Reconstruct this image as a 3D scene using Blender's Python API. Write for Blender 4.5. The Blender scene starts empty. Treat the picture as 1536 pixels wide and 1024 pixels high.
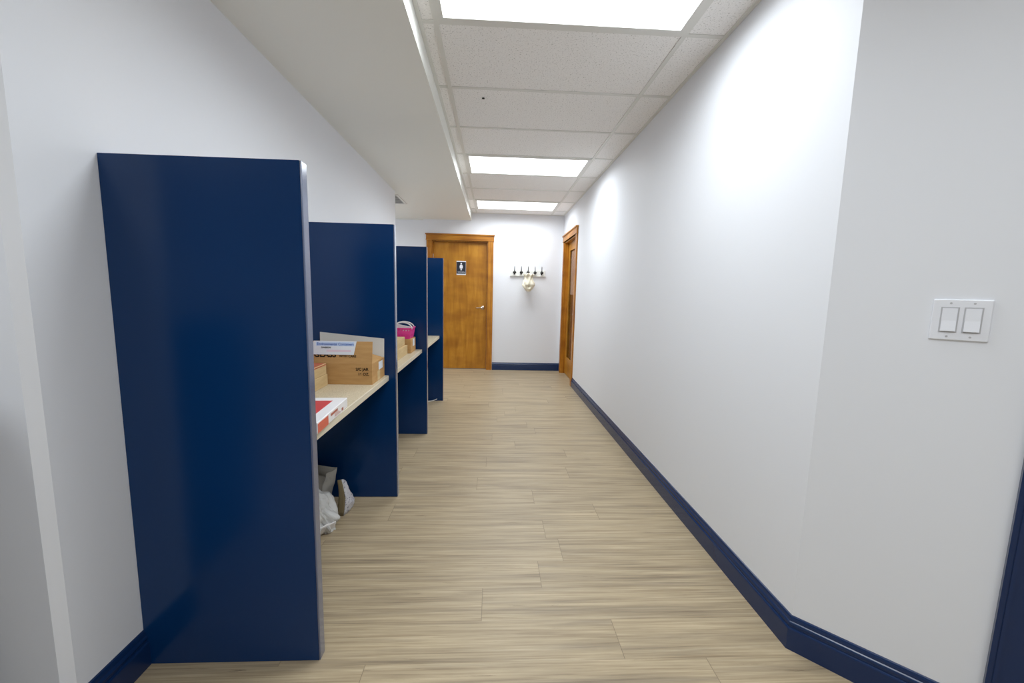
import bpy, bmesh, math, random
from mathutils import Vector, Matrix, noise
random.seed(7)
scene = bpy.context.scene
COL = scene.collection
R = math.radians

# ------------------------------------------------------------------ measures (metres)
HC = 2.584            # ceiling
YE = 4.60             # end wall
XR = 1.432            # right wall
XL = -0.88            # left wall
YA = -1.02            # near end of left wall
YB = -0.787           # near end of right wall
YF = 2.82             # far end of left wall
ZS = 2.46             # soffit underside
XS = -0.085           # soffit edge
T = 0.6096
PY = [-0.805, 0.333, 1.471, 2.609]   # near faces of the partitions
PT = 0.038
XP = -0.29
HP = 1.685
SZ = 0.785            # shelf top
SX = -0.335           # shelf front

def lin(c):
    return tuple(((v / 255) / 12.92 if v / 255 <= .04045 else ((v / 255 + .055) / 1.055) ** 2.4) for v in c)

# ------------------------------------------------------------------ materials
def mat(name, rgb, rough=.5, spec=.5, metal=0, bump=None, **kw):
    m = bpy.data.materials.new(name); m.use_nodes = True
    nt = m.node_tree; b = nt.nodes['Principled BSDF']
    b.inputs['Base Color'].default_value = (*lin(rgb), 1)
    b.inputs['Roughness'].default_value = rough
    b.inputs['Specular IOR Level'].default_value = spec
    b.inputs['Metallic'].default_value = metal
    for k, v in kw.items(): b.inputs[k].default_value = v
    if bump:
        sc, st = bump
        tc = nt.nodes.new('ShaderNodeTexCoord'); n = nt.nodes.new('ShaderNodeTexNoise')
        n.inputs['Scale'].default_value = sc; n.inputs['Detail'].default_value = 3
        bp = nt.nodes.new('ShaderNodeBump'); bp.inputs['Strength'].default_value = st; bp.inputs['Distance'].default_value = .002
        nt.links.new(tc.outputs['Object'], n.inputs['Vector']); nt.links.new(n.outputs['Fac'], bp.inputs['Height'])
        nt.links.new(bp.outputs['Normal'], b.inputs['Normal'])
    return m

def nodes(m):
    nt = m.node_tree
    return nt, nt.nodes['Principled BSDF'], nt.nodes.new, nt.links.new

def ramp(nt, stops):
    r = nt.nodes.new('ShaderNodeValToRGB')
    el = r.color_ramp.elements
    while len(el) < len(stops): el.new(.5)
    for e, (p, c) in zip(el, stops):
        e.position = p; e.color = (*lin(c), 1) if len(c) == 3 else c
    return r

def mapped(nt, scale, coord='Object', loc=(0, 0, 0)):
    tc = nt.nodes.new('ShaderNodeTexCoord'); mp = nt.nodes.new('ShaderNodeMapping')
    mp.inputs['Scale'].default_value = scale; mp.inputs['Location'].default_value = loc
    nt.links.new(tc.outputs[coord], mp.inputs['Vector'])
    return mp.outputs['Vector']

M = {}
M['wall'] = mat('wall_paint', (229, 231, 236), .6, .12, bump=(220, .04))
M['soffit'] = mat('soffit_paint', (238, 239, 234), .6, .2, bump=(200, .04))
M['navy'] = mat('navy_satin_paint', (3, 46, 92), .21, .36, bump=(14, .05))
M['navy_trim'] = mat('navy_trim_paint', (14, 42, 84), .24, .5)
M['grid'] = mat('grid_white', (222, 222, 218), .45, .4)
M['white_plastic'] = mat('white_plastic', (232, 234, 240), .35, .5)
M['white_paint'] = mat('white_paint', (235, 235, 230), .4, .4)
M['dark'] = mat('dark_void', (40, 40, 40), .8, .2)
M['chrome'] = mat('satin_nickel', (215, 208, 198), .22, .5, 1)
M['iron'] = mat('black_iron', (34, 32, 30), .45, .5)
M['white_gloss'] = mat('glossy_card', (232, 230, 230), .3, .5)
M['red'] = mat('red_print', (196, 62, 62), .35, .5)
M['orange_red'] = mat('orange_red_print', (208, 96, 70), .4, .5)
M['ink'] = mat('black_ink', (38, 30, 22), .7, .2)
M['brown_ink'] = mat('brown_ink', (176, 110, 92), .7, .2)
M['blue_ink'] = mat('blue_ink', (70, 104, 176), .6, .3)
M['label'] = mat('label_paper', (222, 226, 232), .5, .4)
M['label_band'] = mat('label_band', (196, 214, 240), .5, .4)
M['label_pink'] = mat('label_pink', (226, 204, 216), .5, .4)
M['card_white'] = mat('white_lined_card', (206, 204, 198), .6, .3)
M['pink'] = mat('pink_plastic', (226, 62, 150), .35, .5)
M['white_rope'] = mat('white_handle', (226, 226, 222), .4, .5)
M['cream_cloth'] = mat('cream_cloth', (232, 226, 206), .8, .2, bump=(300, .3))
M['opening_shadow'] = mat('hollow_shadow', (92, 84, 66), .9, .1)  # dark cream tone for the shadowed hollow of the cap
M['cable'] = mat('white_cable', (210, 212, 214), .4, .5)
M['grey_paper'] = mat('grey_paper', (176, 172, 164), .75, .2, bump=(40, .4))
M['khaki'] = mat('khaki_paper', (120, 108, 82), .75, .2)
M['reflection_sheet'] = mat('pale_reflection', (226, 208, 196), .8, .2)  # pale colour of the reflection in the door glass

# cardboard
def cardboard(name, a, b):
    m = mat(name, a, .75, .2); nt, B, N, L = nodes(m)
    n = N('ShaderNodeTexNoise'); n.inputs['Scale'].default_value = 9; n.inputs['Detail'].default_value = 4
    L(mapped(nt, (1, 1, 6)), n.inputs['Vector']); r = ramp(nt, [(.3, b), (.7, a)])
    L(n.outputs['Fac'], r.inputs['Fac']); L(r.outputs['Color'], B.inputs['Base Color'])
    return m
M['kraft'] = cardboard('kraft_cardboard', (192, 152, 100), (178, 136, 86))
M['kraft_pale'] = cardboard('pale_cardboard', (206, 182, 138), (194, 168, 124))

# shelf laminate
m = mat('beige_laminate', (204, 192, 168), .38, .5); nt, B, N, L = nodes(m)
n = N('ShaderNodeTexNoise'); n.inputs['Scale'].default_value = 160; n.inputs['Detail'].default_value = 3
L(mapped(nt, (1, 1, 1)), n.inputs['Vector']); r = ramp(nt, [(.35, (182, 168, 140)), (.65, (214, 202, 178))])
L(n.outputs['Fac'], r.inputs['Fac']); L(r.outputs['Color'], B.inputs['Base Color']); M['laminate'] = m

# floor: vinyl planks running across the corridor
m = mat('vinyl_plank', (170, 150, 120), .42, .4); nt, B, N, L = nodes(m)
def mth(op, a, b=None):
    n_ = N('ShaderNodeMath'); n_.operation = op
    for k_, v_ in ((0, a), (1, b)):
        if v_ is None: continue
        if isinstance(v_, (int, float)): n_.inputs[k_].default_value = v_
        else: L(v_, n_.inputs[k_])
    return n_.outputs[0]
tcf = N('ShaderNodeTexCoord'); sx = N('ShaderNodeSeparateXYZ'); L(tcf.outputs['Object'], sx.inputs[0])
yr = mth('DIVIDE', mth('ADD', sx.outputs['Y'], 20.05), .178); row = mth('FLOOR', yr)
wn = N('ShaderNodeTexWhiteNoise'); wn.noise_dimensions = '1D'; L(row, wn.inputs['W'])
xr = mth('ADD', mth('DIVIDE', mth('ADD', sx.outputs['X'], 20), 1.22), wn.outputs['Value']); idx = mth('FLOOR', xr)
wn2 = N('ShaderNodeTexWhiteNoise'); wn2.noise_dimensions = '1D'; L(mth('ADD', mth('MULTIPLY', row, 7.31), mth('MULTIPLY', idx, 3.77)), wn2.inputs['W'])
jx = mth('LESS_THAN', mth('FRACT', xr), .0022); jy = mth('MULTIPLY', mth('LESS_THAN', mth('FRACT', yr), .010), .55)
joint = mth('MAXIMUM', jx, jy)
# per plank shift of the grain
tc = N('ShaderNodeTexCoord'); cmb = N('ShaderNodeCombineXYZ'); mul = N('ShaderNodeMath'); mul.operation = 'MULTIPLY'; mul.inputs[1].default_value = 17
L(wn2.outputs['Value'], mul.inputs[0]); L(mul.outputs[0], cmb.inputs['X']); L(mul.outputs[0], cmb.inputs['Z'])
add = N('ShaderNodeVectorMath'); add.operation = 'ADD'; L(tc.outputs['Object'], add.inputs[0]); L(cmb.outputs[0], add.inputs[1])
def streak(scale, detail, rough=.6, dist=0.0):
    mp = N('ShaderNodeMapping'); mp.inputs['Scale'].default_value = scale; L(add.outputs[0], mp.inputs['Vector'])
    t = N('ShaderNodeTexNoise'); t.inputs['Scale'].default_value = 1; t.inputs['Detail'].default_value = detail
    t.inputs['Roughness'].default_value = rough; t.inputs['Distortion'].default_value = dist
    L(mp.outputs[0], t.inputs['Vector']); return t.outputs['Fac']
s1 = streak((2.6, 120, 1), 6, .6, .25)
s2 = streak((1.3, 26, 1), 5, .6, .5)
s3 = streak((1.5, 52, 1), 7, .74, 1.3)
r1 = ramp(nt, [(.28, (142, 126, 103)), (.45, (174, 159, 134)), (.58, (186, 171, 145)), (.74, (204, 190, 165))]); L(s1, r1.inputs['Fac'])
r2 = ramp(nt, [(.3, (206, 203, 201)), (.5, (240, 236, 229)), (.7, (255, 251, 243))]); L(s2, r2.inputs['Fac'])
mx = N('ShaderNodeMix'); mx.data_type = 'RGBA'; mx.blend_type = 'MULTIPLY'; mx.inputs['Factor'].default_value = 1
L(r1.outputs['Color'], mx.inputs[6]); L(r2.outputs['Color'], mx.inputs[7])
r3 = ramp(nt, [(.32, (1, 1, 1, 1)), (.365, (0, 0, 0, 1))]); L(s3, r3.inputs['Fac'])
mx2 = N('ShaderNodeMix'); mx2.data_type = 'RGBA'; L(mx.outputs[2], mx2.inputs[6]); mx2.inputs[7].default_value = (*lin((92, 76, 58)), 1)
f3 = N('ShaderNodeMath'); f3.operation = 'MULTIPLY'; f3.inputs[1].default_value = .75; L(r3.outputs['Color'], f3.inputs[0]); L(f3.outputs[0], mx2.inputs['Factor'])
mx3 = N('ShaderNodeMix'); mx3.data_type = 'RGBA'; L(mx2.outputs[2], mx3.inputs[6]); mx3.inputs[7].default_value = (*lin((104, 90, 72)), 1)
f4 = N('ShaderNodeMath'); f4.operation = 'MULTIPLY'; f4.inputs[1].default_value = .6; L(joint, f4.inputs[0]); L(f4.outputs[0], mx3.inputs['Factor'])
L(mx3.outputs[2], B.inputs['Base Color'])
M['floor'] = m

# ceiling tile: pitted mineral fibre
m = mat('ceiling_tile', (226, 223, 217), .9, .1); nt, B, N, L = nodes(m)
v = N('ShaderNodeTexNoise'); v.inputs['Scale'].default_value = 120; v.inputs['Detail'].default_value = 3; v.inputs['Roughness'].default_value = .75
L(mapped(nt, (1, 1, 1)), v.inputs['Vector'])
r = ramp(nt, [(.33, (164, 162, 158)), (.40, (240, 239, 238)), (.7, (249, 248, 247))]); L(v.outputs['Fac'], r.inputs['Fac'])
L(r.outputs['Color'], B.inputs['Base Color'])
bp = N('ShaderNodeBump'); bp.inputs['Strength'].default_value = .4; bp.inputs['Distance'].default_value = .003
L(v.outputs['Fac'], bp.inputs['Height']); L(bp.outputs['Normal'], B.inputs['Normal'])
M['tile'] = m

# wood
def wood(name, a, b, c, scale):
    m = mat(name, b, .38, .45); nt, B, N, L = nodes(m)
    t = N('ShaderNodeTexNoise'); t.inputs['Scale'].default_value = 1; t.inputs['Detail'].default_value = 5; t.inputs['Distortion'].default_value = .6
    L(mapped(nt, scale), t.inputs['Vector'])
    r = ramp(nt, [(.3, a), (.5, b), (.72, c)]); L(t.outputs['Fac'], r.inputs['Fac'])
    t2 = N('ShaderNodeTexNoise'); t2.inputs['Scale'].default_value = 1; t2.inputs['Detail'].default_value = 2
    L(mapped(nt, (3.2, 3.2, 6), loc=(3, 1, 2)), t2.inputs['Vector'])
    r2 = ramp(nt, [(.32, (226, 216, 206)), (.6, (255, 255, 255))]); L(t2.outputs['Fac'], r2.inputs['Fac'])
    mx = N('ShaderNodeMix'); mx.data_type = 'RGBA'; mx.blend_type = 'MULTIPLY'; mx.inputs['Factor'].default_value = 1
    L(r.outputs['Color'], mx.inputs[6]); L(r2.outputs['Color'], mx.inputs[7]); L(mx.outputs[2], B.inputs['Base Color'])
    return m
M['wood'] = wood('door_veneer', (164, 108, 24), (180, 122, 32), (194, 137, 46), (14, 14, 1.8))
M['wood_trim'] = wood('trim_wood', (150, 92, 16), (178, 116, 28), (198, 138, 48), (34, 34, 1.4))
M['wood_head'] = wood('header_wood', (150, 92, 16), (178, 116, 28), (198, 138, 48), (1.6, 1.6, 34))

# lamp diffuser, glass, clear plastic film
m = bpy.data.materials.new('lamp_diffuser'); m.use_nodes = True; b = m.node_tree.nodes['Principled BSDF']
b.inputs['Base Color'].default_value = (.9, .9, .9, 1)
b.inputs['Emission Color'].default_value = (.93, .97, 1, 1); b.inputs['Emission Strength'].default_value = 1.2
M['diffuser'] = m
m = mat('door_glass', (255, 255, 255), .02, .5); m.node_tree.nodes['Principled BSDF'].inputs['Transmission Weight'].default_value = 1
m.node_tree.nodes['Principled BSDF'].inputs['IOR'].default_value = 1.5
M['glass'] = m
m = mat('crinkled_film', (226, 226, 224), .14, .8, bump=(16, .8)); m.node_tree.nodes['Principled BSDF'].inputs['Transmission Weight'].default_value = .25
M['film'] = m
# printed white sheet
m = mat('printed_sheet', (214, 214, 218), .5, .4); nt, B, N, L = nodes(m)
w = N('ShaderNodeTexNoise'); w.inputs['Scale'].default_value = 1; w.inputs['Detail'].default_value = 3
L(mapped(nt, (60, 60, 110)), w.inputs['Vector']); r = ramp(nt, [(.36, (120, 118, 136)), (.43, (206, 206, 212))]); L(w.outputs['Fac'], r.inputs['Fac'])
L(r.outputs['Color'], B.inputs['Base Color']); M['printed'] = m

# ------------------------------------------------------------------ mesh helpers
def bx(bm, x0, x1, y0, y1, z0, z1, mx=None):
    v = [bm.verts.new((x, y, z)) for x in (x0, x1) for y in (y0, y1) for z in (z0, z1)]
    for f in ((0, 1, 3, 2), (4, 6, 7, 5), (0, 4, 5, 1), (2, 3, 7, 6), (0, 2, 6, 4), (1, 5, 7, 3)):
        bm.faces.new([v[i] for i in f])
    if mx is not None: bmesh.ops.transform(bm, matrix=mx, verts=v)
    return v

def box(x0, x1, y0, y1, z0, z1, bev=0, seg=2):
    bm = bmesh.new(); bx(bm, x0, x1, y0, y1, z0, z1)
    if bev: bmesh.ops.bevel(bm, geom=bm.edges[:], offset=bev, segments=seg, profile=.5, affect='EDGES')
    return bm

def cyl(bm, p0, p1, r0, r1=None, n=16, cap=True):
    r1 = r0 if r1 is None else r1
    p0, p1 = Vector(p0), Vector(p1); d = (p1 - p0).normalized()
    a = d.orthogonal().normalized(); b = d.cross(a)
    A = [bm.verts.new(p0 + (a * math.cos(2 * math.pi * i / n) + b * math.sin(2 * math.pi * i / n)) * r0) for i in range(n)]
    Bv = [bm.verts.new(p1 + (a * math.cos(2 * math.pi * i / n) + b * math.sin(2 * math.pi * i / n)) * r1) for i in range(n)]
    for i in range(n): bm.faces.new((A[i], A[(i + 1) % n], Bv[(i + 1) % n], Bv[i]))
    if cap: bm.faces.new(A[::-1]); bm.faces.new(Bv)

def tube(bm, pts, r, n=8):
    pts = [Vector(p) for p in pts]; rings = []
    a = None
    for i, p in enumerate(pts):
        d = (pts[min(i + 1, len(pts) - 1)] - pts[max(i - 1, 0)]).normalized()
        a = d.orthogonal().normalized() if a is None else (a - d * a.dot(d)).normalized()
        b = d.cross(a)
        rr = r[i] if isinstance(r, (list, tuple)) else r
        rings.append([bm.verts.new(p + (a * math.cos(2 * math.pi * k / n) + b * math.sin(2 * math.pi * k / n)) * rr) for k in range(n)])
    for A, Bv in zip(rings, rings[1:]):
        for k in range(n): bm.faces.new((A[k], A[(k + 1) % n], Bv[(k + 1) % n], Bv[k]))
    bm.faces.new(rings[0][::-1]); bm.faces.new(rings[-1])

def ball(bm, c, r, sc=(1, 1, 1)):
    bmesh.ops.create_uvsphere(bm, u_segments=16, v_segments=10, radius=r, matrix=Matrix.Translation(c) @ Matrix.Diagonal((*sc, 1)))

def extrude_profile(prof, path, closed=False):
    """prof: (offset to the room side, height); path: list of (x, y) with the room on its left; mitred."""
    bm = bmesh.new(); P = [Vector(p) for p in path]; rings = []
    for i, p in enumerate(P):
        n0 = n1 = None
        if i > 0: d = (P[i] - P[i - 1]).normalized(); n0 = Vector((-d.y, d.x))
        if i < len(P) - 1: d = (P[i + 1] - P[i]).normalized(); n1 = Vector((-d.y, d.x))
        if n0 is None: nn = n1
        elif n1 is None: nn = n0
        else:
            nn = (n0 + n1).normalized(); nn = nn / nn.dot(n0)
        rings.append([bm.verts.new((p.x + nn.x * o, p.y + nn.y * o, z)) for o, z in prof])
    k = len(prof)
    for A, Bv in zip(rings, rings[1:]):
        for i in range(k): bm.faces.new((A[i], A[(i + 1) % k], Bv[(i + 1) % k], Bv[i]))
    bm.faces.new(rings[0][::-1]); bm.faces.new(rings[-1])
    return bm

def wpos(o):
    p = Vector((0, 0, 0))
    while o is not None: p += o.location; o = o.parent
    return p

def obj(name, bm, m, parent=None, local=False, smooth=False, label=None):
    bmesh.ops.recalc_face_normals(bm, faces=bm.faces[:])
    me = bpy.data.meshes.new(name)
    if parent is not None and not local: bmesh.ops.translate(bm, vec=-wpos(parent), verts=bm.verts[:])
    bm.to_mesh(me); bm.free()
    if smooth:
        for p in me.polygons: p.use_smooth = True
    me.materials.append(m)
    o = bpy.data.objects.new(name, me); COL.objects.link(o)
    if parent is not None: o.parent = parent
    if label: o['label'] = label
    return o

def tag(o, label, cat, group=None, kind=None):
    o['label'] = label; o['category'] = cat
    if group: o['group'] = group
    if kind: o['kind'] = kind
    return o

def empty(name, loc, label, cat, group=None, rot=0, kind=None):
    o = bpy.data.objects.new(name, None); COL.objects.link(o)
    o.location = loc; o.rotation_euler = (0, 0, rot); o.empty_display_size = .05
    return tag(o, label, cat, group, kind)

def struct(name, bm, m, label, cat, parent=None):
    o = obj(name, bm, m, parent)
    return tag(o, label, cat, kind='structure')

def text(name, s, size, m, parent, mx, align='LEFT', sx=1, bold=0.0):
    """mx: local matrix, text in its xy plane"""
    c = bpy.data.curves.new(name, 'FONT'); c.body = s; c.size = size; c.align_x = align; c.extrude = .0003; c.offset = bold
    t = bpy.data.objects.new(name + '_src', c); COL.objects.link(t)
    me = bpy.data.meshes.new_from_object(t.evaluated_get(bpy.context.evaluated_depsgraph_get()))
    bpy.data.objects.remove(t); bpy.data.curves.remove(c)
    me.name = name; me.transform(mx @ Matrix.Diagonal((sx, 1, 1, 1)))
    me.materials.clear(); me.materials.append(m)
    o = bpy.data.objects.new(name, me); COL.objects.link(o); o.parent = parent
    return o

# frames for text: plane facing -y (read along +x), plane facing +x (read along +y)
def face_my(x, y, z): return Matrix.Translation((x, y, z)) @ Matrix.Rotation(R(90), 4, 'X')

# ------------------------------------------------------------------ the setting
struct('floor', box(-4.2, 3.4, -5.6, YE + .2, -.06, 0), M['floor'], 'beige wood-look vinyl plank floor running the length of the corridor', 'floor')

ceil = struct('ceiling', box(-4.2, 3.4, -5.6, YE + .2, HC, HC + .06), M['tile'], 'suspended ceiling of white speckled tiles above the corridor', 'ceiling')
g = bmesh.new(); W = .012; ZG = HC - .005
for x in (0, 2 * T): bx(g, x - W, x + W, -5.5, YE - .001, ZG, HC)
for k in range(-8, 8):
    y = k * T
    xa, xb = (XS, XR) if y > -.7 else (-2.4, 2.6)
    for a, b2 in ((xa, -W), (W, 2 * T - W), (2 * T + W, xb)):
        if b2 > a: bx(g, a, b2, y - W, y + W, ZG + .0005, HC)
bx(g, XR - .02, XR - .0005, YB, YE - .001, ZG - .002, HC); bx(g, XS, XR - .02, YE - .02, YE - .0005, ZG - .002, HC); bx(g, XS + .0005, XS + .02, YA, YE - .02, ZG - .002, HC)
obj('grid', g, M['grid'], ceil, label='white metal grid holding the ceiling tiles')
h = bmesh.new(); cyl(h, (.207, .739, HC), (.207, .739, HC - .004), .009, n=12); obj('screw', h, M['dark'], ceil, label='small dark screw head in a tile')

# walls
HT = HC
struct('wall_left', box(XL - .12, XL, YA, YF, 0, ZS), M['wall'], 'white wall on the left behind the navy partitions', 'wall')
struct('wall_right', box(XR, XR + .12, YB, 3.50, 0, HT), M['wall'], 'long white wall on the right of the corridor', 'wall')
b = bmesh.new(); bx(b, XR, XR + .12, 4.42, YE, 0, HT); bx(b, XR, XR + .12, 3.50, 4.42, 2.135, HT)
struct('wall_right_end', b, M['wall'], 'white wall above and beyond the wooden door on the right', 'wall')
b = bmesh.new()
DX0, DX1, DH = -.73, .20, 2.135
bx(b, -3.2, DX0, YE, YE + .15, 0, HT); bx(b, DX1, XR + .12, YE, YE + .15, 0, HT); bx(b, DX0, DX1, YE, YE + .15, DH, HT)
struct('wall_back', b, M['wall'], 'white end wall holding the restroom door and the hook rail', 'wall')
struct('wall_alcove', box(-3.3, -3.2, YF - .6, YE, 0, HT), M['wall'], 'white side wall far inside the alcove past the partitions', 'wall')
struct('wall_alcove_near', box(-3.2, XL - .12, YF - .12, YF, 0, ZS), M['wall'], 'white wall turning into the alcove past the partitions', 'wall')
def slab(path, th, z0, z1):
    """wall along a path, thickness th to the right of the walking direction"""
    return extrude_profile([(0, z0), (-th, z0), (-th, z1), (0, z1)], path)
DL = 1.4
struct('wall_diagonal_right', slab([(XR + DL, YB - DL), (XR, YB)], .12, 0, HT), M['wall'], 'angled white wall with the light switch at the right edge', 'wall')
struct('wall_left_return', slab([(XL, YA), (XL - .022, YA - .022), (-4.1, YA - .022)], .12, 0, HT), M['wall'], 'white wall turning away at the left edge of the picture', 'wall')
struct('shadow_block', box(-2.4, -1.03, -1.75, -1.17, 0, 1.15), M['navy'], 'added low navy block outside the left edge to cast a shadow', 'wall')  # unseen block, added to cast a shadow on the left return wall
struct('wall_rear', slab([(-4.1, YA - .022), (-4.1, -5.5), (XR + DL, -5.5), (XR + DL, YB - DL)], .1, 0, HT), M['wall'], 'white walls of the room behind the camera', 'wall')

# soffit
b = bmesh.new(); bx(b, -3.2, XS, YA, YE, ZS, HC - .001)
struct('soffit', b, M['soffit'], 'dropped white soffit along the left side of the ceiling', 'soffit')
struct('trim_1', box(-1.30, -.86, YE - .012, YE, ZS - .02, ZS), M['grid'], 'thin trim strip where the soffit meets the end wall', 'trim')

# baseboards
BB = [(0, 0), (.017, 0), (.017, .082), (.0155, .0855), (.0105, .0865), (.0105, .094), (.0125, .098), (.0125, .103), (.0105, .107), (.0075, .110), (.0075, .114), (.0065, .121), (.004, .127), (0, .130)]
def baseboard(name, path, label): struct(name, extrude_profile(BB, path), M['navy_trim'], label, 'baseboard')
TB = .325
baseboard('baseboard_right', [(XR + TB, YB - TB), (XR, YB), (XR, 3.425)], 'navy baseboard along the right wall and round its angled corner')
baseboard('baseboard_back', [(XR, YE), (.285, YE)], 'navy baseboard on the end wall under the hook rail')
baseboard('baseboard_back_left', [(-.815, YE), (-2.6, YE)], 'navy baseboard on the end wall left of the restroom door')
baseboard('baseboard_left', [(XL, PY[0]), (XL, YA), (XL - .022, YA - .022), (-4.05, YA - .022)], 'navy baseboard in front of the nearest partition')
for i in range(3):
    baseboard('baseboard_bay', [(XL, PY[i + 1]), (XL, PY[i] + PT)], ['navy baseboard under the nearest shelf', 'navy baseboard under the middle shelf', 'navy baseboard under the farthest shelf'][i])
baseboard('baseboard_left_far', [(XL, YF), (XL, PY[3] + PT)], 'navy baseboard beyond the farthest partition')
# ------------------------------------------------------------------ restroom door in the end wall
d1 = empty('door_1', (-.265, YE, 0), 'brown wooden restroom door at the end of the corridor', 'door', kind='structure')
b = bmesh.new(); yc0, yc1 = YE - .02, YE
bx(b, DX0 - .08, DX0 + .004, yc0, yc1, 0, DH); bx(b, DX1 - .004, DX1 + .08, yc0, yc1, 0, DH)
obj('casing', b, M['wood_trim'], d1)
b = bmesh.new(); bx(b, DX0 - .085, DX1 + .085, YE - .024, YE, DH, DH + .085); bx(b, DX0 - .098, DX1 + .098, YE - .038, YE, DH + .085, DH + .103); bx(b, DX0 - .09, DX1 + .09, YE - .028, YE, DH, DH + .012)
obj('header', b, M['wood_head'], d1)
b = bmesh.new(); bx(b, DX0, DX0 + .018, YE, YE + .14, 0, DH); bx(b, DX1 - .018, DX1, YE, YE + .14, 0, DH); bx(b, DX0 + .018, DX1 - .018, YE, YE + .14, DH - .018, DH)
bx(b, DX0 + .018, DX0 + .03, YE + .1, YE + .14, 0, DH - .018)
obj('jamb', b, M['wood_trim'], d1)
obj('slab', box(DX0 + .02, DX1 - .02, YE + .055, YE + .099, .008, DH - .02, .002, 1), M['wood'], d1)
YD = YE + .055
b = bmesh.new(); cyl(b, (.115, YD, 1.05), (.115, YD - .012, 1.05), .033, .031, 24); cyl(b, (.115, YD - .012, 1.05), (.115, YD - .05, 1.05), .012, n=14)
tube(b, [(.122, YD - .05, 1.05), (.09, YD - .055, 1.05), (.05, YD - .052, 1.047), (.0, YD - .046, 1.043)], [.012, .011, .0095, .008], 10)
obj('door_handle', b, M['chrome'], d1, smooth=True, label='satin silver lever handle on a round rose')
b = bmesh.new()
for z in (.25, 1.06, 1.87): cyl(b, (DX0 + .019, YD - .004, z - .05), (DX0 + .019, YD - .004, z + .05), .007, n=10)
obj('hinge', b, M['chrome'], d1)

# restroom sign
sg = empty('restroom_sign', (-.25, YD, 1.585), 'small dark restroom sign with a white figure on the wooden door', 'sign')
obj('plate', box(-.078, .078, -.006, 0, 0, .23, .002, 1), M['white_plastic'], sg, local=True)
M['sign_dark'] = mat('sign_charcoal', (38, 42, 54), .35, .5)
obj('panel', box(-.075, .075, -.0075, -.006, .02, .212), M['sign_dark'], sg, local=True)
b = bmesh.new()
def flat(bm, pts, y0, y1):
    A = [bm.verts.new((x, y0, z)) for x, z in pts]; Bv = [bm.verts.new((x, y1, z)) for x, z in pts]
    bm.faces.new(A); bm.faces.new(Bv[::-1])
    for i in range(len(pts)): bm.faces.new((A[i], Bv[i], Bv[(i + 1) % len(pts)], A[(i + 1) % len(pts)]))
cyl(b, (0, -.0075, .186), (0, -.009, .186), .0135, n=20)
flat(b, [(-.012, .17), (.012, .17), (.02, .162), (.03, .128), (.024, .126), (.016, .15), (.027, .108), (.012, .108), (.012, .075), (.003, .075), (.003, .108), (-.003, .108), (-.003, .075), (-.012, .075), (-.012, .108), (-.027, .108), (-.016, .15), (-.024, .126), (-.03, .128), (-.02, .162)], -.0075, -.009)
obj('pictogram', b, M['white_plastic'], sg, local=True)
text('lettering', 'WOMEN', .03, M['white_plastic'], sg, face_my(0, -.0078, .036), 'CENTER')

# ------------------------------------------------------------------ hook rail and what hangs on it
HX = [.632, .743, .856, .97, 1.082]
hr = empty('hook_rail', (.857, YE, 1.60), 'white wall rail with five black coat hooks on the end wall', 'coat rack')
b = box(-.285, .285, -.018, 0, 0, .088, .004); obj('board', b, M['white_paint'], hr, local=True)
b = box(-.295, .295, -.026, 0, -.016, 0, .003); obj('ledge', b, M['white_paint'], hr, local=True)
for x in HX:
    b = bmesh.new(); x0 = x - .857
    bx(b, x0 - .012, x0 + .012, -.024, -.018, .012, .07)
    tube(b, [(x0, -.024, .045), (x0, -.05, .05), (x0, -.062, .075), (x0, -.064, .12), (x0, -.06, .146)], [.008, .008, .0075, .006, .0035], 8)
    tube(b, [(x0, -.024, .03), (x0, -.045, .02), (x0, -.06, .022), (x0, -.07, .036)], [.008, .008, .007, .006], 8)
    ball(b, (x0, -.066, .044), .027, (1, .7, .8))
    obj('hook', b, M['iron'], hr, local=True, smooth=True)
# cloth cap hanging from the middle hook
cp = empty('cloth_cap', (.86, YE - .145, 1.475), 'crumpled cream white cap hanging from the middle hook of the rail', 'hat')
b = bmesh.new(); NU, NV = 48, 26; rings = []
for j in range(NV + 1):
    t = j / NV; z = .14 - .285 * t
    wid = .046 + .022 * math.exp(-(t / .12) ** 2) + .034 * math.exp(-((t - .6) / .25) ** 2)
    wid *= 1.2; wid *= math.sqrt(max(.0, 1 - max(0, (t - .62) / .38) ** 2.6)); wid += .002
    ring = []
    for i in range(NU):
        a = 2 * math.pi * i / NU
        fold = 1 + .15 * math.sin(a * 6 + 2.6 * math.sin(t * 5)) * (1 - .6 * t) + .12 * noise.noise(Vector((math.cos(a) * 2.5, math.sin(a) * 2.5, t * 6)))
        x = math.cos(a) * wid * fold; y = math.sin(a) * wid * .72 * fold
        if y < 0:                                   # the opening low in front, two deep folds meeting above it
            dd = math.hypot(x / .027, (z + .062) / .022); y += .05 * math.exp(-dd ** 3)
            dd = (abs(x) - .012 - .055 * max(0, z + .02) / .16) / .008; y += .016 * math.exp(-dd * dd) * (z > -.045)
        ring.append(b.verts.new((x, min(y, .05), z)))
    rings.append(ring)
for A, Bv in zip(rings, rings[1:]):
    for i in range(NU): b.faces.new((A[i], A[(i + 1) % NU], Bv[(i + 1) % NU], Bv[i]))
b.faces.new(rings[0]); b.faces.new(rings[-1])
obj('crown', b, M['cream_cloth'], cp, local=True, smooth=True)
b = bmesh.new(); ball(b, (0, -.012, -.062), .024, (1.0, .5, .8)); obj('opening_shadow', b, M['opening_shadow'], cp, local=True, smooth=True, label='dark ball painted as the shadowed opening of the cap')  # dark ball paints shadow into the cap's opening
b = bmesh.new(); tube(b, [(-.05, -.03, .1), (-.03, -.01, .135), (-.012, .05, .155), (0, .085, .152), (.012, .05, .155), (.03, -.01, .135), (.05, -.03, .1)], [.011, .011, .009, .008, .009, .011, .011], 8)
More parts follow.
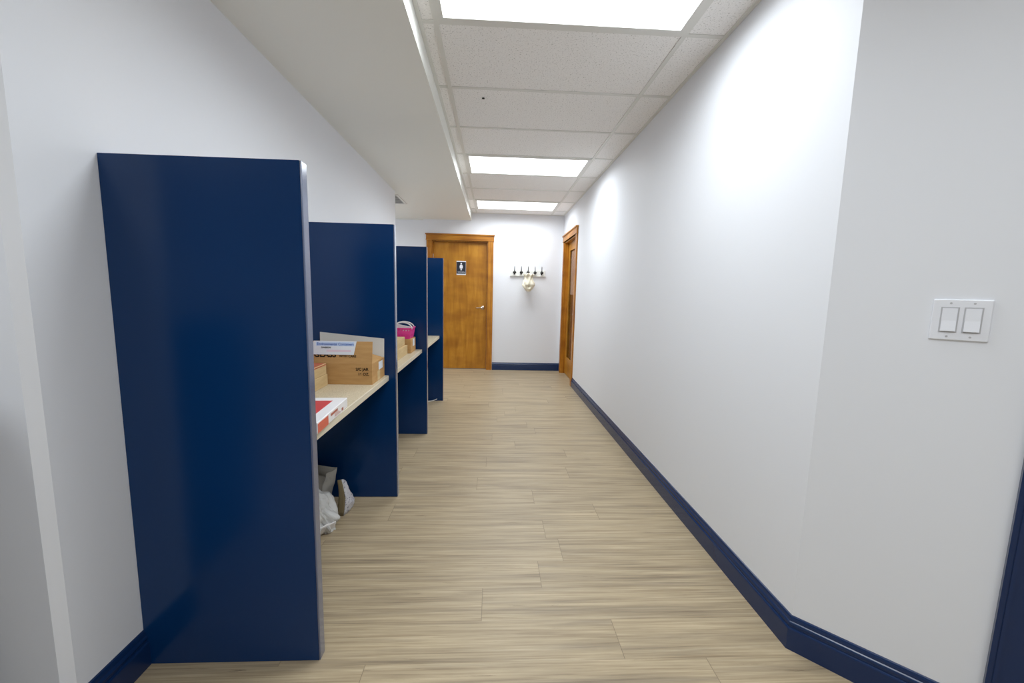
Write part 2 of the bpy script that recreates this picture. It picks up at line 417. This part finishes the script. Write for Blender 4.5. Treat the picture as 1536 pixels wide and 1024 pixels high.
obj('strap', b, M['cream_cloth'], cp, local=True, smooth=True)

# ------------------------------------------------------------------ glazed wooden door in the right wall
d2 = empty('door_2', (XR, 3.96, 0), 'wooden door with a glass pane near the far end of the right wall', 'door', kind='structure')
Y0, Y1 = 3.50, 4.42
b = bmesh.new()
bx(b, XR - .02, XR, Y0 - .075, Y0 + .004, 0, DH); bx(b, XR - .02, XR, Y1 - .004, Y1 + .075, 0, DH)
obj('casing', b, M['wood_trim'], d2)
b = bmesh.new(); bx(b, XR - .024, XR, Y0 - .08, Y1 + .08, DH, DH + .085); bx(b, XR - .038, XR, Y0 - .094, Y1 + .094, DH + .085, DH + .103); bx(b, XR - .028, XR, Y0 - .085, Y1 + .085, DH, DH + .012)
obj('header', b, M['wood_head'], d2)
b = bmesh.new(); bx(b, XR, XR + .12, Y0, Y0 + .018, 0, DH); bx(b, XR, XR + .12, Y1 - .018, Y1, 0, DH); bx(b, XR, XR + .12, Y0 + .018, Y1 - .018, DH - .018, DH)
obj('jamb', b, M['wood_trim'], d2)
xs0, xs1 = XR + .06, XR + .104
a0, a1 = Y0 + .02, Y1 - .02
b = bmesh.new(); ST = .115
bx(b, xs0, xs1, a0, a0 + ST, .008, DH - .02); bx(b, xs0, xs1, a1 - ST, a1, .008, DH - .02)
bx(b, xs0, xs1, a0 + ST, a1 - ST, .008, .28); bx(b, xs0, xs1, a0 + ST, a1 - ST, DH - .14, DH - .02)
for (u0, u1, v0, v1) in ((a0 + ST, a0 + ST + .012, .28, DH - .14), (a1 - ST - .012, a1 - ST, .28, DH - .14), (a0 + ST + .012, a1 - ST - .012, .28, .292), (a0 + ST + .012, a1 - ST - .012, DH - .152, DH - .14)):
    bx(b, xs0 - .004, xs0 + .008, u0, u1, v0, v1)
sl = obj('slab', b, M['wood'], d2)
obj('glass_pane', box(xs0 + .018, xs0 + .024, a0 + ST, a1 - ST, .28, DH - .14), M['glass'], d2, label='clear glass pane')
obj('reflection_sheet', box(xs0 + .03, xs0 + .034, a0 + ST + .01, a1 - ST - .01, 1.30, DH - .15), M['reflection_sheet'], d2, label='pale sheet behind the glass, painted as its reflection')  # pale sheet painted in for the reflection on the upper glass
b = bmesh.new(); cyl(b, (xs0, a0 + .06, 1.02), (xs0 - .012, a0 + .06, 1.02), .032, n=20); tube(b, [(xs0 - .012, a0 + .06, 1.02), (xs0 - .05, a0 + .06, 1.02), (xs0 - .055, a0 + .1, 1.02), (xs0 - .05, a0 + .17, 1.015)], .009, 8)
obj('door_handle', b, M['chrome'], d2, smooth=True)
# the room behind the glass
struct('wall_next_room', slab([(XR + .13, 3.1), (2.9, 3.1), (2.9, YE + .1), (XR + .13, YE + .1)], .06, 0, HT), M['wall'], 'white walls of the room behind the glazed door', 'wall')

# navy door casing at the right edge, on the diagonal wall
s2 = math.sqrt(.5)
d3 = empty('door_3', (XR + .35, YB - .35, 0), 'navy painted door frame at the right edge beside the light switch', 'door', rot=R(-45), kind='structure')
b = bmesh.new(); L0 = -.035
bx(b, L0, L0 + .085, -.018, -.0005, 0, 2.1); bx(b, L0 + .012, L0 + .02, -.022, -.018, 0, 2.1); bx(b, .78, .865, -.018, -.0005, 0, 2.1)
obj('casing', b, M['navy_trim'], d3, local=True)
b = bmesh.new(); bx(b, L0, .865, -.018, -.0005, 2.1, 2.185); obj('header', b, M['navy_trim'], d3, local=True)
obj('slab', box(L0 + .086, .779, -.008, -.0005, .005, 2.098), M['navy_trim'], d3, local=True)

# ------------------------------------------------------------------ light switch on the diagonal wall
sw = empty('light_switch', (1.647, YB - (1.647 - XR), 1.192), 'white double rocker light switch on the angled right wall', 'light switch', rot=R(-45))
obj('plate', box(-.0585, .0585, -.006, 0, 0, .118, .0025, 2), M['white_plastic'], sw, local=True)
M['switch_gap'] = mat('switch_gap', (186, 186, 190), .6, .3)
for k, sx in enumerate((-.023, .023)):
    b = bmesh.new()
    for (q0, q1, z0, z1) in ((-.0185, -.0155, .022, .096), (.0155, .0185, .022, .096), (-.0155, .0155, .093, .096), (-.0155, .0155, .022, .025)): bx(b, sx + q0, sx + q1, -.0066, -.006, z0, z1)
    obj('bezel', b, M['switch_gap'], sw, local=True)
    b = bmesh.new(); z0, z1 = .0255, .0925; xa, xb = sx - .015, sx + .015
    prof = [(-.006, z0), (-.0125, z0 + .001), (-.0088, (z0 + z1) / 2 - .002), (-.0078, z1), (-.006, z1)]
    A = [b.verts.new((xa, y, z)) for y, z in prof]; Bv = [b.verts.new((xb, y, z)) for y, z in prof]
    for i in range(5): b.faces.new((A[i], A[(i + 1) % 5], Bv[(i + 1) % 5], Bv[i]))
    b.faces.new(A); b.faces.new(Bv)
    obj('rocker', b, M['white_plastic'], sw, local=True)
    for z in (.011, .107):
        b = bmesh.new(); cyl(b, (sx, -.006, z), (sx, -.0072, z), .0028, n=12); obj('screw', b, M['switch_gap'], sw, local=True, smooth=False)

# ------------------------------------------------------------------ ceiling lights
def troffer(x0, y0, label, w=2 * T, d=T, z=HC):
    o = empty('ceiling_light', (x0 + w / 2, y0 + d / 2, z), label, 'ceiling light', 'rectangular flush panel lights in the ceiling')
    b = bmesh.new(); f = .028; a, c = w / 2 - W, d / 2 - W
    bx(b, -a, a, -c, -c + f, -.008, 0); bx(b, -a, a, c - f, c, -.008, 0); bx(b, -a, -a + f, -c + f, c - f, -.008, 0); bx(b, a - f, a, -c + f, c - f, -.008, 0)
    obj('frame', b, M['grid'], o, local=True)
    obj('diffuser', box(-a + f, a - f, -c + f, c - f, -.006, -.001), M['diffuser'], o, local=True, label='glowing white diffuser')
    la = bpy.data.lights.new('lamp', 'AREA'); la.shape = 'RECTANGLE'; la.size = 2 * (a - f); la.size_y = 2 * (c - f)
    la.energy = LAMP; la.color = (.89, .955, 1.0); la.spread = R(166)
    lo = bpy.data.objects.new('lamp', la); COL.objects.link(lo); lo.parent = o; lo.location = (0, 0, -.009)
    return o
LAMP = 8.3
troffer(0, -T, 'glowing rectangular ceiling light nearest the camera, cut by the top edge')
troffer(0, 3 * T, 'glowing rectangular ceiling light halfway down the corridor, middle of three')
troffer(0, 6 * T, 'glowing rectangular ceiling light closest to the end wall, smallest in view')
for x, y, lab in ((-2.6, -4 * T, 'added unseen ceiling light behind the camera above the added navy block'), (0, -4 * T, 'added unseen ceiling light directly above the camera'), (0, -8 * T, 'added unseen ceiling light farthest behind the camera')): troffer(x, y, lab)  # unseen lights added to fill the near end of the corridor
troffer(-3.15, 3.2, 'added unseen ceiling light inside the alcove past the partitions', z=ZS)  # unseen light added to brighten the far end wall under the soffit

# ceiling vent in the alcove, half hidden by the wall end
cv = empty('ceiling_vent', (-1.0, 3.33, ZS), 'small ceiling vent in the soffit just past the left wall end', 'vent')
b = bmesh.new()
for (x0, x1, y0, y1) in ((-.115, .115, -.36, -.33), (-.115, .115, .13, .16), (-.115, -.085, -.33, .13), (.085, .115, -.33, .13)): bx(b, x0, x1, y0, y1, -.008, 0)
obj('frame', b, M['grid'], cv, local=True)
b = bmesh.new(); bx(b, -.085, .085, -.33, .13, -.002, 0); obj('backing', b, M['dark'], cv, local=True)
b = bmesh.new()
for k in range(9): bx(b, -.085, .085, -.31 + k * .05, -.302 + k * .05, -.007, -.002)
obj('slats', b, M['grid'], cv, local=True)

# ------------------------------------------------------------------ navy partitions and shelves
M['navy_edge'] = mat('navy_gloss_edge', (22, 56, 104), .2, 1.0, **{'Coat Weight': 1.0, 'Coat Roughness': .16, 'Coat IOR': 1.9})
PL = ['tall navy blue partition panel nearest the camera', 'second navy blue partition panel, behind the open brown carton', 'third navy blue partition panel, behind the pink basket', 'farthest navy blue partition panel, in front of the restroom door']
for y, lab in zip(PY, PL):
    o = empty('partition_panel', ((XL + XP) / 2, y + PT / 2, 0), lab, 'partition', 'navy partitions along the left wall')
    obj('panel', box(XL, XP - .006, y, y + PT, 0, HP, .001, 1), M['navy'], o)
    obj('edge_band', box(XP - .0062, XP, y, y + PT, 0, HP, .003, 2), M['navy_edge'], o, label='glossy navy end edge')
SL = ['beige laminate shelf between the first and second partitions, under the open carton', 'beige laminate shelf between the second and third partitions, under the pink basket', 'beige empty laminate shelf between the third and farthest partitions']
M['edge'] = mat('pale_edge_band', (214, 204, 182), .3, .5)
for i in range(3):
    y0, y1 = PY[i] + PT, PY[i + 1]
    s = empty('wall_shelf', (XL, (y0 + y1) / 2, SZ - .032), SL[i], 'shelf', 'shelves between the navy partitions')
    obj('board', box(XL, SX - .004, y0 + .0005, y1 - .0005, SZ - .032, SZ), M['laminate'], s)
    obj('edge_band', box(SX - .004, SX, y0 + .0005, y1 - .0005, SZ - .032, SZ - .0002, .0012, 1), M['edge'], s)
    b = bmesh.new()
    bx(b, XL + .0005, XL + .03, y0 + .001, y1 - .001, SZ - .08, SZ - .032)
    obj('cleat', b, M['navy_trim'], s)

# ------------------------------------------------------------------ things on the first shelf
# open brown carton
cx0, cx1, cy0, cy1, ch = -.735, -.358, .078, .322, .115
bxo = empty('cardboard_box', ((cx0 + cx1) / 2, (cy0 + cy1) / 2, SZ), 'open brown cardboard carton with a white label on its raised flap', 'box')
b = bmesh.new(); t = .004; z0 = SZ + .0005; z1 = SZ + ch
bx(b, cx0, cx1, cy0, cy1, z0, z0 + t)
bx(b, cx0, cx1, cy0, cy0 + t, z0 + t, z1); bx(b, cx0, cx1, cy1 - t, cy1, z0 + t, z1); bx(b, cx0, cx0 + t, cy0 + t, cy1 - t, z0 + t, z1); bx(b, cx1 - t, cx1, cy0 + t, cy1 - t, z0 + t, z1)
obj('body', b, M['kraft'], bxo)
def flap(name, hinge, axis, ang, w, d, m, m2=None, label=None):
    """a flap standing up from its hinge (local x along the hinge, z up), turned about the hinge by ang"""
    fo = bpy.data.objects.new(name, None)
    b = bmesh.new(); bx(b, -w / 2, w / 2, 0, t, 0, d)
    mx = Matrix.Translation(Vector(hinge)) @ Matrix.Rotation(axis, 4, 'Z') @ Matrix.Rotation(ang, 4, 'X')
    bmesh.ops.transform(b, matrix=mx, verts=b.verts[:])
    o = obj(name, b, m, bxo, label=label)
    return o, mx
mid = (cx0 + cx1) / 2
FA = R(-8)
f1, mxf = flap('flap', (mid, cy0, z1), 0, FA, cx1 - cx0, .122, M['kraft'])
f2, mxb = flap('flap', (mid, cy1 - t, z1), 0, R(-3), cx1 - cx0, .122, M['card_white'], label='pale inner side of the back flap')
for v in f2.data.vertices: v.co.z += (.024 - (v.co.x - f2.data.vertices[0].co.x) * .09) * (1 if v.co.z > ch + .05 else .0)
f3, _ = flap('flap', (cx1, (cy0 + cy1) / 2, z1), R(90), R(-74), cy1 - cy0 - .02, .105, M['kraft'])
f4, _ = flap('flap', (cx0, (cy0 + cy1) / 2, z1), R(-90), R(-35), cy1 - cy0 - .02, .105, M['kraft'])
inv = Matrix.Translation(-wpos(f1))
fx = inv @ mxf @ Matrix.Rotation(R(90), 4, 'X')       # text plane on the outside of the front flap
def on_flap(x, z, off=.0006): return fx @ Matrix.Translation((x, z, off))
text('lettering', 'GLASS', .040, M['ink'], f1, on_flap(-.122, .036), sx=1.05, bold=.0012)
text('lettering', 'WITH CARE', .017, M['ink'], f1, on_flap(.012, .036), bold=.0004)
lb = bmesh.new()
q = [(-.146, .049), (.09, .049), (.104, .123), (-.124, .123)]
A = [lb.verts.new((x, z, .0016)) for x, z in q]; Bv = [lb.verts.new((x, z, .0004)) for x, z in q]
lb.faces.new(A); lb.faces.new(Bv[::-1])
for i in range(4): lb.faces.new((A[i], Bv[i], Bv[(i + 1) % 4], A[(i + 1) % 4]))
bmesh.ops.transform(lb, matrix=fx, verts=lb.verts[:])
lab = obj('label', lb, M['label'], f1, local=True, label='white paper label with blue lettering')
bxo_label_parent = bxo
lb = bmesh.new()
for x0, x1, y0, y1, mm in ((-.112, .092, .095, .118, 'label_band'),): bx(lb, x0, x1, y0, y1, .0016, .0018)
bmesh.ops.transform(lb, matrix=fx, verts=lb.verts[:]); obj('label_band', lb, M['label_band'], f1, local=True)
lb = bmesh.new(); bx(lb, -.055, .075, .064, .075, .0016, .0018)
bmesh.ops.transform(lb, matrix=fx, verts=lb.verts[:]); obj('label_stripe', lb, M['label_pink'], f1, local=True)
text('lettering', 'Environmental Containers', .0195, M['blue_ink'], f1, on_flap(-.107, .1, .0021), sx=.95, bold=.0004)
text('lettering', 'DIVISION', .0125, M['ink'], f1, on_flap(-.084, .083, .0021), bold=.0002)
def on_front(x, z): return Matrix.Translation(Vector((x, cy0 - .0006, z)) - wpos(bxo)) @ Matrix.Rotation(R(90), 4, 'X')
text('lettering', '2/C JAR', .0205, M['ink'], bxo, on_front(-.412, SZ + .079), 'CENTER', bold=.0006)
text('lettering', '16 OZ.', .0205, M['ink'], bxo, on_front(-.404, SZ + .052), 'CENTER', bold=.0006)
b = bmesh.new(); bx(b, cx1, cx1 + .0008, cy0 + .125, cy0 + .205, SZ + .06, SZ + .105); obj('side_label', b, M['label'], bxo, label='white sticker on the side')
b = bmesh.new(); bx(b, cx1, cx1 + .0006, cy0 + .10, cy0 + .15, SZ + .004, SZ + .058); obj('tape', b, M['kraft_pale'], bxo)

# two small cartons beside it
def carton(name, x0, x1, y0, y1, z, hgt, m, label, group, band=None, seam=True):
    o = empty(name, ((x0 + x1) / 2, (y0 + y1) / 2, z), label, 'box', group)
    obj('body', box(x0, x1, y0, y1, z + .0003, z + hgt - .0003, .0015, 1), m, o)
    if seam:
        b = bmesh.new(); yy = (y0 + y1) / 2; bx(b, x0 + .02, x1 - .02, yy - .015, yy + .015, z + hgt - .0003, z + hgt + .0002); obj('tape', b, M['kraft_pale'], o)
    if band:
        b = bmesh.new(); bx(b, x1, x1 + .0006, y0 + .005, y1 - .004, z + hgt - .009, z + hgt - .003); bx(b, x0 + .01, x1 - .004, y0 + .005, y1 - .004, z + hgt - .0003, z + hgt + .0004); obj('printed_lid', b, band, o)
    return o
carton('carton', -.84, -.592, -.21, .066, SZ, .062, M['kraft_pale'], 'lower of two small tan cartons stacked left of the open carton', 'small cartons beside the open carton', seam=False)
carton('carton', -.84, -.596, -.2, .062, SZ + .062, .058, M['kraft_pale'], 'upper small tan carton with a reddish lid left of the open carton', 'small cartons beside the open carton', band=mat('brick_red_print', (176, 96, 70), .6, .3), seam=False)

# white and red flat box at the front of the shelf
wr = empty('flat_box', (-.478, -.528, SZ), 'flat white box with a red printed lid at the near shelf edge', 'box', rot=R(3))
hx, hy, hh = .148, .172, .042
obj('body', box(-hx, hx, -hy, hy, .0005, hh, .0015, 1), M['white_gloss'], wr, local=True)
b = bmesh.new(); bx(b, -hx + .03, hx - .045, -hy + .02, hy - .05, hh, hh + .0008); obj('lid_print', b, M['red'], wr, local=True, label='red printed area on the lid')
b = bmesh.new(); bx(b, hx, hx + .0008, -hy + .004, -hy + .108, .001, hh - .006); obj('side_print', b, M['orange_red'], wr, local=True, label='orange red printed side')
b = bmesh.new()
bx(b, hx, hx + .0008, -hy + .135, -hy + .215, .023, .033)
obj('brand_bar', b, M['brown_ink'], wr, local=True)
b = bmesh.new()
for k in range(3): bx(b, hx, hx + .0008, -hy + .18, -hy + .225 + .012 * k, .018 - k * .005, .0195 - k * .005)
bx(b, hx, hx + .0008, -hy + .265, -hy + .285, .006, .018)
obj('fine_print', b, M['brown_ink'], wr, local=True)

# ------------------------------------------------------------------ things on the second shelf
carton('carton', -.70, -.405, .80, 1.195, SZ, .075, M['kraft_pale'], 'lower of two cream cartons stacked on the middle shelf', 'cream cartons on the middle shelf', seam=False)
carton('carton', -.70, -.425, .80, 1.19, SZ + .075, .068, M['kraft_pale'], 'upper of two cream cartons stacked on the middle shelf', 'cream cartons on the middle shelf')
kb = carton('carton', -.56, -.383, 1.222, 1.42, SZ, .118, M['kraft'], 'brown carton standing under the pink basket', None)
b = bmesh.new(); bx(b, -.383, -.3824, 1.30, 1.37, SZ + .05, SZ + .112); obj('side_label', b, M['label'], kb, label='white sticker on the side')
# pink basket with white handles
pz = SZ + .118
pk = empty('plastic_basket', (-.468, 1.325, pz), 'pink perforated basket with white looped handles on the brown carton', 'basket')
b = bmesh.new(); bw, bd, bh = .085, .092, .088; th = .003
def side(bm, p0, p1, q0, q1, n, holes):
    """wall from bottom edge p0-p1 to top edge q0-q1, with a row of holes"""
    p0, p1, q0, q1 = map(Vector, (p0, p1, q0, q1)); rows = [0, .28, .36, .58, .74, .86, 1]
    gridv = [[bm.verts.new((p0.lerp(p1, i / n)).lerp(q0.lerp(q1, i / n), rr)) for i in range(n + 1)] for rr in rows]
    for j in range(len(rows) - 1):
        for i in range(n):
            if j in (1, 4) and i % 2 == 1 and 0 < i < n - 1: continue
            bm.faces.new((gridv[j][i], gridv[j][i + 1], gridv[j + 1][i + 1], gridv[j + 1][i]))
lo = .84
c0 = [(-bw * lo, -bd * lo, .001), (bw * lo, -bd * lo, .001), (bw * lo, bd * lo, .001), (-bw * lo, bd * lo, .001)]
c1 = [(-bw, -bd, bh), (bw, -bd, bh), (bw, bd, bh), (-bw, bd, bh)]
for i in range(4): side(b, c0[i], c0[(i + 1) % 4], c1[i], c1[(i + 1) % 4], 15, True)
b.faces.new([b.verts.new(v) for v in c0])
bmesh.ops.remove_doubles(b, verts=b.verts[:], dist=1e-5)
body = obj('body', b, M['pink'], pk, local=True)
so = body.modifiers.new('thickness', 'SOLIDIFY'); so.thickness = .003
b = bmesh.new(); bx(b, -bw - .004, bw + .004, -bd - .004, -bd + .004, bh - .004, bh + .004); bx(b, -bw - .004, bw + .004, bd - .004, bd + .004, bh - .004, bh + .004); bx(b, -bw - .004, -bw + .004, -bd + .004, bd - .004, bh - .004, bh + .004); bx(b, bw - .004, bw + .004, -bd + .004, bd - .004, bh - .004, bh + .004)
obj('rim', b, M['pink'], pk, local=True)
for yy, lean in ((-bd * .95, .02), (bd * .75, -.03)):
    pts = [(-.08 + .16 * (.5 - .5 * math.cos(math.pi * k / 16)) + (.012 if lean > 0 else 0), yy + lean * math.sin(math.pi * k / 16), bh - .004 + .052 * math.sin(math.pi * k / 16)) for k in range(17)]
    b = bmesh.new(); tube(b, pts, .0055, 8); obj('handle', b, M['white_rope'], pk, local=True, smooth=True, label='white looped handle')
b = bmesh.new(); bx(b, -.075, .05, -.06, -.03, bh - .02, bh + .022, Matrix.Rotation(R(12), 4, 'Y')); obj('paper', b, M['white_rope'], pk, local=True, label='white slip inside the basket')

# ------------------------------------------------------------------ floor things
def crumple(bm, amp, fr, seed):
    for v in bm.verts:
        p = v.co
        d = Vector((noise.noise(p * fr + Vector((seed, 0, 0))), noise.noise(p * fr + Vector((0, seed, 3))), noise.noise(p * fr + Vector((5, 1, seed)))))
        v.co += d * amp
# grey paper bag at the back
pb = empty('paper_bag', (-.775, .215, 0), 'grey paper bag slumped under the near shelf, behind the clear bag', 'bag')
def sheet_bag(w, d, h, seed, n=18, lean=0):
    """open sack: rings round a rectangle, wandering upward"""
    bm = bmesh.new(); rings = []
    for j in range(15):
        tt = j / 14; ring = []
        for i in range(4 * n):
            s_, u = divmod(i, n); u = u / n
            cr = [(-w, -d), (w, -d), (w, d), (-w, d)]; a, c = cr[s_], cr[(s_ + 1) % 4]
            x = a[0] + (c[0] - a[0]) * u; y = a[1] + (c[1] - a[1]) * u
            k = 1 - .12 * math.sin(tt * 3)
            ring.append(bm.verts.new((x * k + lean * tt, y * k, h * tt + (.02 * noise.noise(Vector((x * 9, y * 9, seed))) if j else 0))))
        rings.append(ring)
    m_ = 4 * n
    for A, Bv in zip(rings, rings[1:]):
        for i in range(m_): bm.faces.new((A[i], A[(i + 1) % m_], Bv[(i + 1) % m_], Bv[i]))
    bm.faces.new(rings[0])
    for v in bm.verts:
        if v.co.z > .004:
            p = v.co * 11; v.co += Vector((noise.noise(p + Vector((seed, 0, 0))), noise.noise(p + Vector((0, seed, 0))), .5 * noise.noise(p + Vector((0, 0, seed))))) * .03
    return bm
o = obj('sack', sheet_bag(.11, .07, .228, 3.1, lean=.012), M['grey_paper'], pb, local=True)
so = o.modifiers.new('thickness', 'SOLIDIFY'); so.thickness = .001
# printed sleeve standing beside it
ps = empty('printed_sleeve', (-.56, .2, 0), 'white printed paper sleeve bent upright on the floor by the second partition', 'paper')
b = bmesh.new(); n = 20; rows = []
for j in range(13):
    tt = j / 12; row = []
    for i in range(n + 1):
        u = i / n; zhi = .222 - .165 * u + .012 * math.sin(u * 9)
        y = -.085 + .185 * u - .02 * math.sin(tt * 2.2) * u
        x = .03 * math.sin(math.pi * (.15 + .8 * u)) - .03 * tt * tt * (.2 + u) + .012 * math.sin(math.pi * tt) + .008 * noise.noise(Vector((u * 6, tt * 5, 1)))
        row.append(b.verts.new((x, y, .0015 + (zhi - .0015) * tt)))
    rows.append(row)
for A, Bv in zip(rows, rows[1:]):
    for i in range(n): b.faces.new((A[i], A[i + 1], Bv[i + 1], Bv[i]))
o = obj('sheet', b, M['printed'], ps, local=True, smooth=True); so = o.modifiers.new('thickness', 'SOLIDIFY'); so.thickness = .0025
b = bmesh.new(); rows = []
for j in range(9):
    tt = j / 8; x0 = .03 * math.sin(math.pi * .15) - .006 * tt * tt + .012 * math.sin(math.pi * tt) - .002
    rows.append([b.verts.new((x0 - k * .013 * (1.1 - .6 * tt), -.087 - k * .003, .0015 + .22 * tt)) for k in range(4)])
for A, Bv in zip(rows, rows[1:]):
    for i in range(3): b.faces.new((A[i], A[i + 1], Bv[i + 1], Bv[i]))
o = obj('edge', b, M['khaki'], ps, local=True, smooth=True, label='khaki folded edge'); so = o.modifiers.new('thickness', 'SOLIDIFY'); so.thickness = .003
# clear crinkled plastic bag
cb = empty('plastic_bag', (-.665, -.03, 0), 'clear crinkled plastic bag on the floor beside the nearest partition', 'bag')
b = bmesh.new(); bmesh.ops.create_icosphere(b, subdivisions=5, radius=1)
for v in b.verts:
    c = v.co; nn = c.copy()
    rr = 1 + .22 * noise.noise(nn * 2.2) + .34 * abs(noise.noise(Vector((nn.x * 1.2 + nn.z, nn.y * 3.4, nn.z * 1.6)))) + .12 * abs(noise.noise(Vector((nn.x * 2, nn.y * 5 + nn.z * 4, nn.z * 2)))) - .12
    x, y, z = c.x * .115 * rr, c.y * .125 * rr, c.z * .12 * rr
    z = z + .10 + x * -.5
    v.co = Vector((x, y + .02, max(z, .002 + .002 * noise.noise(nn * 7))))
obj('film', b, M['film'], cb, local=True, smooth=False)
b = bmesh.new(); pts0 = []
rows = []
for j in range(5):
    row = []
    for i in range(15):
        u = i / 14
        row.append(b.verts.new((-.01 + .125 * u + .005 * j, -.135 + .15 * u - .006 * j, .002 + .016 * j * (1 - .1 * u) + .006 * noise.noise(Vector((u * 6, j, 2))) * (j > 0))))
    rows.append(row)
for A, Bv in zip(rows, rows[1:]):
    for i in range(14): b.faces.new((A[i], A[i + 1], Bv[i + 1], Bv[i]))
o = obj('hem', b, M['white_gloss'], cb, local=True, smooth=True, label='white folded hem'); so = o.modifiers.new('thickness', 'SOLIDIFY'); so.thickness = .004

# white cable on the floor by the farthest partition
b = bmesh.new(); tube(b, [(-.62, 2.40, .0045), (-.54, 2.50, .0045), (-.46, 2.56, .0045), (-.41, 2.585, .007), (-.375, 2.596, .018), (-.36, 2.598, .026)], .0045, 8)
tag(obj('power_cable', b, M['cable'], smooth=True), 'white cable lying on the floor against the farthest partition', 'cable')

# ------------------------------------------------------------------ world, camera, view
w = bpy.data.worlds.new('world'); scene.world = w; w.use_nodes = True
w.node_tree.nodes['Background'].inputs['Color'].default_value = (.8, .85, .9, 1)
w.node_tree.nodes['Background'].inputs['Strength'].default_value = .3
f, yaw, pitch, roll = 597.9145, -0.0476, 0.12, -0.0222
yaw, pitch, roll = YPR if 'YPR' in globals() else (yaw, pitch, roll)
fw = Vector((-math.sin(yaw) * math.cos(pitch), math.cos(yaw) * math.cos(pitch), -math.sin(pitch)))
r0 = Vector((math.cos(yaw), math.sin(yaw), 0)); d0 = fw.cross(r0)
r1_ = r0 * math.cos(roll) + d0 * math.sin(roll); d1_ = -r0 * math.sin(roll) + d0 * math.cos(roll)
cam = bpy.data.cameras.new('camera'); cam.sensor_width = 36; cam.sensor_fit = 'HORIZONTAL'; cam.lens = f / 1536 * 36; cam.clip_start = .02
co = bpy.data.objects.new('camera', cam); COL.objects.link(co)
co.matrix_world = Matrix(((r1_.x, -d1_.x, -fw.x, .2991), (r1_.y, -d1_.y, -fw.y, -2.0944), (r1_.z, -d1_.z, -fw.z, 1.2992), (0, 0, 0, 1)))
scene.camera = co
vs = scene.view_settings; vs.view_transform = 'Standard'; vs.look = 'None'; vs.gamma = 1; vs.use_curve_mapping = False
vs.exposure = 1.18
scene.cycles.max_bounces = 12; scene.cycles.diffuse_bounces = 8
